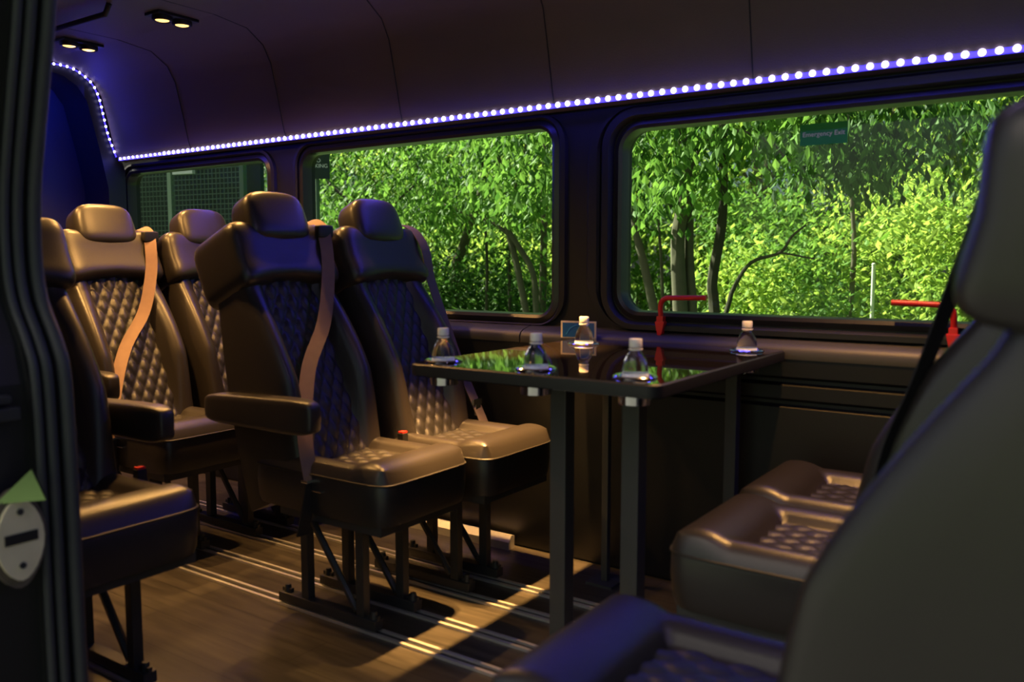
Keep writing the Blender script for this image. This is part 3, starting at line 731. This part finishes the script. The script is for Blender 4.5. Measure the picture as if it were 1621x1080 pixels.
# bottles standing in the cup holders
bprof = [(0.0, 0.0), (0.026, 0.0), (0.030, 0.006), (0.030, 0.050), (0.0285, 0.055), (0.0305, 0.060), (0.0305, 0.075), (0.030, 0.085), (0.026, 0.100), (0.019, 0.113), (0.0135, 0.120), (0.0125, 0.128), (0.0125, 0.140)]
bprof = [(max(r, 0.0015), z) for r, z in bprof]
names = ['plastic water bottle at the near right corner of the black table', 'plastic water bottle in the middle of the table\'s near edge', 'plastic water bottle at the near left corner of the table, beside the seat',
         'plastic water bottle standing before the blue card', 'plastic water bottle at the far right corner of the table']
b0 = thing('water_bottle', names[0], 'bottle', (cups[0][0], cups[0][1], 0.771), 0, 'water bottles on the table')
MB().lathe(bprof, 28).build('bottle_body', M['pet'], b0)
MB().lathe([(0.0308, 0.052), (0.0312, 0.054), (0.0312, 0.068), (0.0308, 0.070), (0.0306, 0.068), (0.0306, 0.054)], 28, closed=True).build('label_band', M['label'], b0)
MB().lathe([(0.0015, 0.1505), (0.014, 0.1505), (0.0152, 0.149), (0.0155, 0.132), (0.0152, 0.131), (0.013, 0.1315), (0.013, 0.1400), (0.0015, 0.1402)], 24).build('bottle_cap', M['cap'], b0)
MB().lathe([(0.0126, 0.1235), (0.0165, 0.1245), (0.0165, 0.1275), (0.0126, 0.1285)], 24, closed=True).build('neck_ring', M['cap'], b0)
for i in range(1, 5):
    b = copy_tree(b0); b.location = (cups[i][0], cups[i][1], 0.771); b['label'] = names[i]

# blue card in a cream frame, standing on the table
cd = thing('display_card', 'small blue card with a cream border standing at the table\'s far end', 'card', (-1.532, 2.620, 0.8305), math.radians(12))
MB().box(-0.066, 0.066, -0.003, 0.003, 0.0, 0.060).build('border', M['card_edge'], cd, smooth=False)
MB().box(-0.059, 0.059, -0.0045, -0.003, 0.003, 0.054).build('picture', M['card'], cd, smooth=False)
MB().tube([(-0.045, -0.005, 0.012), (-0.03, -0.005, 0.034), (-0.01, -0.005, 0.045), (0.02, -0.005, 0.047)], 0.0016, 6).build('printed_swoosh', M['card_line'], cd)
MB().box(-0.015, 0.015, 0.003, 0.022, 0.0, 0.004).build('stand', M['card_edge'], cd, smooth=False)

# ------------------------------------------------------------------ outside
GZ = -0.55
F_ = 1348.0
fw = Vector((-math.sin(TH)*math.cos(PITCH), math.cos(TH)*math.cos(PITCH), -math.sin(PITCH)))
rt = Vector((math.cos(TH), math.sin(TH), 0)); upv = rt.cross(fw)
def at(px, py, Y):
    d = fw*F_+rt*(px-810.5)-upv*(py-540); return Vector((0, 0, 1.1))+d*(Y/d.y)
struct(MB().box(-60, 40, -1.5, 60, GZ-0.1, GZ).build('ground_lawn', M['grass'], smooth=False))
struct(MB().box(-60, 40, -60, -1.5, GZ-0.1, GZ).build('ground_grass_near', M['grass'], smooth=False))
struct(MB().box(-14, 12, -7.0, 4.6, GZ, GZ+0.012).build('ground_pavement', M['asphalt'], smooth=False))

def leaves(mb, centers, n, rad, size, seed, droop=0.35, flat=0.7):
    r = random.Random(seed)
    for c, cs in centers:
        for _ in range(int(n*cs)):
            d = Vector((r.gauss(0, 1), r.gauss(0, 1), r.gauss(0, flat))).normalized()*(rad*cs**0.5*(0.35+0.75*r.random()))
            p = c+d
            ax = Vector((r.uniform(-1, 1), r.uniform(-1, 1), -droop-r.random()*droop)).normalized()
            sd = ax.cross(Vector((r.uniform(-.6, .6), r.uniform(-.6, .6), 1))).normalized()
            nn = ax.cross(sd); s = size*r.uniform(0.6, 1.25); w = s*0.24
            o = len(mb.v)
            mb.v += [tuple(p), tuple(p+ax*s*0.45+sd*w+nn*s*0.06), tuple(p+ax*s), tuple(p+ax*s*0.45-sd*w+nn*s*0.06)]
            mb.f += [(o, o+1, o+2), (o, o+2, o+3)]
def dist(p): return (p-Vector((0, 0, 1.1))).dot(fw)
def tree(name, label, trunks, clumps, leafm, barkm, n, rad, size, seed, group=None, cat='tree', droop=0.35, sep=None):
    """trunks: list of (list of world points, r0, r1)"""
    base = trunks[0][0][0] if trunks else clumps[0][0]
    loc = Vector((base[0], base[1], GZ))
    t = thing(name, label, cat, loc, 0, group)
    for i, (pts, r0, r1) in enumerate(trunks):
        pp = cr([Vector(p)-loc for p in pts], 5); k = len(pp)
        MB().tube(pp, [r0+(r1-r0)*j/(k-1) for j in range(k)], 9).build('trunk' if i == 0 else 'branch', barkm, t)
    if clumps:
        mb = MB(); leaves(mb, [(Vector(c)-loc, s) for c, s in clumps], n, rad, size, seed, droop)
        mb.build('foliage', leafm, t, smooth=False)
    return t
def px_trunk(pts, Y, wpx0, wpx1, toground=True, up=0):
    w = [at(x, y, Y) for x, y in pts]
    if toground:
        p = w[0].copy(); d = (w[0]-w[1]).normalized(); k = (p.z-GZ)/max(0.3, -d.z) if d.z < 0 else 0
        g = p+d*k; g.z = GZ-0.02; g.y = Y; w = [g]+w
    if up: w.append(w[-1]+(w[-1]-w[-2]).normalized()*up)
    return (w, wpx0/2*dist(w[1])/1354, wpx1/2*dist(w[-1])/1354)
def px_clumps(boxes, seed):
    r = random.Random(seed); out = []
    for (x0, x1, y0, y1, Ya, Yb, n) in boxes:
        for _ in range(n):
            out.append((at(r.uniform(x0, x1), r.uniform(y0, y1), r.uniform(Ya, Yb)), r.uniform(0.6, 1.3)))
    return [(c, s) for c, s in out if c.z > GZ+0.15]
G1 = 'trees close beyond the windows'
tree('broadleaf_tree', 'twin stemmed tree with dark drooping leaves at the left of the right window',
     [px_trunk([(1077, 490), (1073, 384), (1082, 319), (1091, 245), (1082, 222)], 7.6, 26, 16, up=1.5),
      px_trunk([(1096, 490), (1091, 400), (1094, 300), (1103, 250), (1128, 220)], 7.7, 18, 9, up=0.8),
      px_trunk([(1103, 250), (1128, 218), (1170, 208), (1221, 227), (1244, 250), (1272, 268)], 7.6, 8, 3, False)],
     px_clumps([(985, 1130, 90, 260, 6.8, 8, 24), (1000, 1130, 260, 330, 7, 7.5, 4)], 1), M['leaf_mid'], M['bark'], 70, 0.40, 0.12, 11, G1, droop=0.8)
tree('broadleaf_tree', 'straight dark trunked tree right of the twin stemmed tree',
     [px_trunk([(1131, 492), (1128, 444), (1142, 361), (1145, 291), (1145, 213)], 7.9, 19, 13, up=1.5),
      px_trunk([(1149, 497), (1161, 458), (1189, 416), (1235, 400), (1253, 375), (1276, 356)], 7.8, 9, 3),
      px_trunk([(1235, 400), (1290, 410)], 7.8, 4, 2, False)],
     px_clumps([(1130, 1290, 90, 230, 7, 8.4, 16)], 2), M['leaf_mid'], M['bark_dark'], 70, 0.40, 0.12, 12, G1, droop=0.8)
tree('broadleaf_tree', 'leaning grey trunk at the far left of the right window',
     [px_trunk([(1036, 492), (1020, 421), (1006, 361), (999, 291)], 8.2, 17, 9, up=1.2), px_trunk([(1050, 490), (1046, 400), (1040, 330)], 8.6, 7, 4)],
     px_clumps([(960, 1050, 180, 330, 7.8, 8.6, 8)], 3), M['leaf_dark'], M['bark'], 60, 0.4, 0.13, 13, G1, droop=0.8)
tree('broadleaf_tree', 'dark leaved tree whose boughs hang behind the exit sticker',
     [px_trunk([(1345, 500), (1350, 440), (1352, 380), (1348, 300)], 11.5, 10, 6, up=2)],
     px_clumps([(1250, 1400, 190, 300, 8.5, 9.5, 16), (1300, 1570, 80, 250, 7.5, 9.5, 26)], 4), M['leaf_dark'], M['bark'], 75, 0.42, 0.13, 14, G1, droop=1.0)
tree('broadleaf_tree', 'forked tree at the right of the left window with an arching bough',
     [px_trunk([(833, 495), (818, 419), (805, 367), (803, 327), (796, 290)], 9, 12, 8, up=1.0),
      px_trunk([(849, 495), (844, 434), (825, 397), (806, 368)], 9, 11, 9),
      px_trunk([(805, 371), (773, 349), (736, 338), (699, 323), (684, 327)], 9, 7, 2.5, False),
      px_trunk([(803, 330), (815, 300), (820, 280)], 9, 6, 4, False, up=0.8)],
     px_clumps([(770, 875, 170, 330, 8, 9.6, 22), (660, 800, 250, 330, 8.8, 9.6, 9)], 5), M['leaf_mid'], M['bark'], 70, 0.42, 0.14, 15, G1, droop=0.7)
tree('broadleaf_tree', 'thick mottled trunk near the middle of the left window',
     [px_trunk([(720, 492), (723, 419), (733, 390)], 10.5, 18, 15, up=1.0), px_trunk([(692, 470), (677, 419), (668, 380)], 10.5, 8, 6)],
     px_clumps([(640, 760, 220, 380, 9.8, 11, 20)], 6), M['leaf_mid'], M['bark'], 65, 0.5, 0.14, 16, G1, droop=0.6)
tree('slender_tree', 'slender dark stem between the thick trunk and the forked tree',
     [px_trunk([(770, 493), (771, 419), (768, 353)], 9.6, 6, 4, up=1.0), px_trunk([(807, 493), (806, 420), (806, 380)], 10, 6, 4)],
     px_clumps([(740, 800, 170, 300, 9.4, 10.5, 9)], 7), M['leaf_mid'], M['bark_dark'], 60, 0.5, 0.14, 17, G1, droop=0.6)
tree('broadleaf_tree', 'tree trunk at the far right end of the left window',
     [px_trunk([(858, 493), (860, 430), (862, 300)], 10.2, 14, 10, up=1.5)],
     px_clumps([(820, 900, 330, 420, 9.8, 10.6, 5)], 8), M['leaf_mid'], M['bark'], 60, 0.45, 0.13, 18, G1)
tree('broadleaf_tree', 'spreading bright green tree filling the left half of the left window',
     [px_trunk([(600, 480), (590, 400), (560, 330), (520, 290)], 9.5, 9, 4, up=1), px_trunk([(590, 400), (620, 330), (660, 290)], 9.5, 5, 3, False)],
     px_clumps([(470, 700, 190, 350, 8.5, 11, 44), (480, 560, 280, 420, 9.5, 10.5, 10)], 9), M['leaf_mid'], M['bark_dark'], 75, 0.5, 0.12, 19, G1, droop=0.5)
G2 = 'sunlit shrubs beyond the right window'
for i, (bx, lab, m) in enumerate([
        ((1140, 1240, 400, 520, 10.5, 12, 18), 'sunlit shrub right of the curved branch', 'leaf_sunlit'),
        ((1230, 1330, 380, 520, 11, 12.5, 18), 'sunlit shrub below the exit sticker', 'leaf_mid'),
        ((1330, 1420, 360, 520, 11.5, 13, 18), 'sunlit shrub around the white pole', 'leaf_sunlit'),
        ((1420, 1570, 300, 520, 10.5, 12.5, 34), 'tall yellow green shrub at the right end of the right window', 'leaf_sunlit'),
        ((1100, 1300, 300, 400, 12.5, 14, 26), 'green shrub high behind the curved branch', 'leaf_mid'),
        ((1300, 1500, 250, 360, 12.5, 14, 26), 'bright green tree crown behind the hanging boughs', 'leaf_sunlit')]):
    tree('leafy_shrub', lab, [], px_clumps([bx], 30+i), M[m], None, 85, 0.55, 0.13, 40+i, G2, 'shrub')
G3 = 'undergrowth beyond the left window'
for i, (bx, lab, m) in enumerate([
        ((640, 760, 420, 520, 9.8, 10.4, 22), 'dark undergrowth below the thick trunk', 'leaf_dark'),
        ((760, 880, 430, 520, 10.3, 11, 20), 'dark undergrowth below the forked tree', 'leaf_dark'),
        ((640, 900, 360, 440, 13, 15, 24), 'yellow green thicket seen between the trunks', 'leaf_sunlit')]):
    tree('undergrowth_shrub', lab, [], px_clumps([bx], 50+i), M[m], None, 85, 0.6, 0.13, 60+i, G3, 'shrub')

# woodland behind: copies of three trees
G4 = 'woodland trees behind'
def bigtree(seed, m, label):
    r = random.Random(seed); H = 7.5
    tr = [([(0, 0, GZ), (r.uniform(-.2, .2), 0, 1.5), (r.uniform(-.4, .4), 0.1, 4), (0, 0, 6)], 0.14, 0.05),
          ([(0, 0, 2.0), (0.7, 0.2, 3.2), (1.5, 0.3, 4.0)], 0.06, 0.02), ([(0, 0, 2.5), (-0.8, 0, 3.6), (-1.5, -0.2, 4.2)], 0.05, 0.02)]
    cl = []
    for _ in range(95):
        z = r.uniform(-0.2, 6.5); R_ = 1.9*math.sin(PI*clamp((z+1.8)/9.5))+0.2
        a = r.uniform(0, 2*PI); q = R_*math.sqrt(r.random()); cl.append((Vector((q*math.cos(a), q*math.sin(a), z)), r.uniform(.6, 1.3)))
    return tree('woodland_tree', label, tr, cl, m, M['bark'], 75, 0.6, 0.19, seed, G4, droop=0.4)
protoT = [bigtree(101, M['leaf_mid'], ''), bigtree(102, M['leaf_dark'], ''), bigtree(103, M['leaf_sunlit'], '')]
places = [(-27.0, 15.8, 0, 'green woodland tree at the left end of the wood, behind the mesh fence'), (-23.0, 15.4, 1, 'dark woodland tree showing over the mesh fence'),
 (-18.8, 16.0, 0, 'green woodland tree behind the left end of the left window'), (-16.2, 16.6, 1, 'dark woodland tree behind the spreading bright tree'), (-13.9, 15.8, 2, 'sunny woodland tree behind the thick mottled trunk'),
 (-11.6, 16.5, 0, 'green woodland tree behind the forked tree'), (-9.4, 15.8, 2, 'sunny woodland tree hidden by the pillar between the windows'), (-7.6, 17.2, 0, 'green woodland tree behind the twin stemmed tree'),
 (-5.6, 16.0, 2, 'sunny woodland tree behind the curved branch'), (-3.5, 16.8, 0, 'green woodland tree behind the exit sticker'), (-1.3, 16.0, 2, 'sunny woodland tree behind the white pole'),
 (0.9, 16.6, 2, 'sunny woodland tree behind the tall yellow green shrub'), (3.2, 16.2, 0, 'green woodland tree at the right end of the wood'),
 (-25, 21, 1, 'far dark woodland tree at the left end, behind the others'), (-20.8, 21.5, 0, 'far green woodland tree behind the left window, leftmost there'), (-17.3, 21, 2, 'far sunny woodland tree seen between the left window trunks'),
 (-13.8, 21.6, 0, 'far green woodland tree at the right of the left window'), (-10.4, 21, 2, 'far sunny woodland tree at the left of the right window'), (-7.0, 21.5, 0, 'far green woodland tree behind the gap right of the twin stems'),
 (-3.8, 21, 2, 'far sunny woodland tree in the middle of the right window'), (-0.6, 21.6, 0, 'far green woodland tree toward the right end of the right window'), (2.6, 21, 2, 'far sunny woodland tree beyond the nearest headrest')]
r = random.Random(5); used = set()
for x, y, k, lab in places:
    if k in used: o = copy_tree(protoT[k])
    else: o = protoT[k]; used.add(k)
    o.location = (x, y, GZ); o.rotation_euler = (0, 0, r.uniform(0, 6.28)); o['label'] = lab

# white pole
wp = thing('white_pole', 'thin white pole standing before the shrubs in the right window', 'pole', (-2.31, 11.0, GZ))
MB().tube([(0, 0, 0), (0, 0, 1.62)], 0.022, 10).build('shaft', M['paint'], wp); MB().superell((0, 0, 1.62), (0.026, 0.026, 0.02), 1, 1, 10, 6).build('pole_cap', M['paint'], wp)
# no parking sign
ns = thing('parking_sign', 'dark sign reading NO PARKING behind the top left of the left window', 'sign', (-7.65, 7.0, GZ), math.radians(40))
MB().tube([(0, 0.03, 0), (0, 0.03, 2.95)], 0.025, 8).build('post', M['fence'], ns)
MB().box(-0.15, 0.15, -0.012, 0.0, 2.62, 2.95).build('board', M['fence_board'], ns, smooth=False)
text_mesh('NO\nPARKING', 0.062, M['white_text'], 'lettering', ns, (0, -0.014, 2.80), (PI/2, 0, 0), 0.001)
# screen fence beyond the rear window
fn = thing('mesh_fence', 'dark wire mesh fence with pale posts behind the rear window', 'fence', (-9.6, 6.2, GZ), math.radians(10))
hz = MB()
for k in range(70): hz.box(-2.6, 1.35, -0.004, 0.004, 0.05+k*0.06, 0.059+k*0.06)
hz.build('mesh_wires', M['fence'], fn, smooth=False)
vt = MB()
for k in range(66): vt.box(-2.6+k*0.06, -2.592+k*0.06, -0.006, 0.0, 0, 4.2)
vt.build('mesh_wires', M['fence'], fn, smooth=False)
MB().box(-2.6, 1.35, 0.30, 0.36, 0, 4.3).build('screen_board', M['fence_board'], fn, smooth=False)
for xx in (0.22, 1.35, -2.6): MB().box(xx-0.03, xx+0.03, -0.03, 0.03, 0, 4.3).build('post', M['fence_post'] if xx == 0.22 else M['fence'], fn, smooth=False)
for zz in (1.75, 1.92): MB().box(-2.6, 1.35, -0.03, 0.03, zz, zz+0.02).build('crossbar', M['fence'], fn, smooth=False)
MB().box(0.30, 0.62, -0.05, 0.0, 2.70, 2.745).build('light_bar', M['paint'], fn, smooth=False)
# unseen trees added on the camera's side of the van for reflections and shade
for x, y, k, lab in ((-6, -9, 0, 'unseen green tree added behind the camera, to the left'), (0, -10.5, 2, 'unseen sunny tree added straight behind the camera'), (6, -9, 1, 'unseen dark tree added behind the camera, to the right')):
    o = copy_tree(protoT[k]); o.location = (x, y, GZ); o['label'] = lab; o['group'] = 'trees behind the camera'
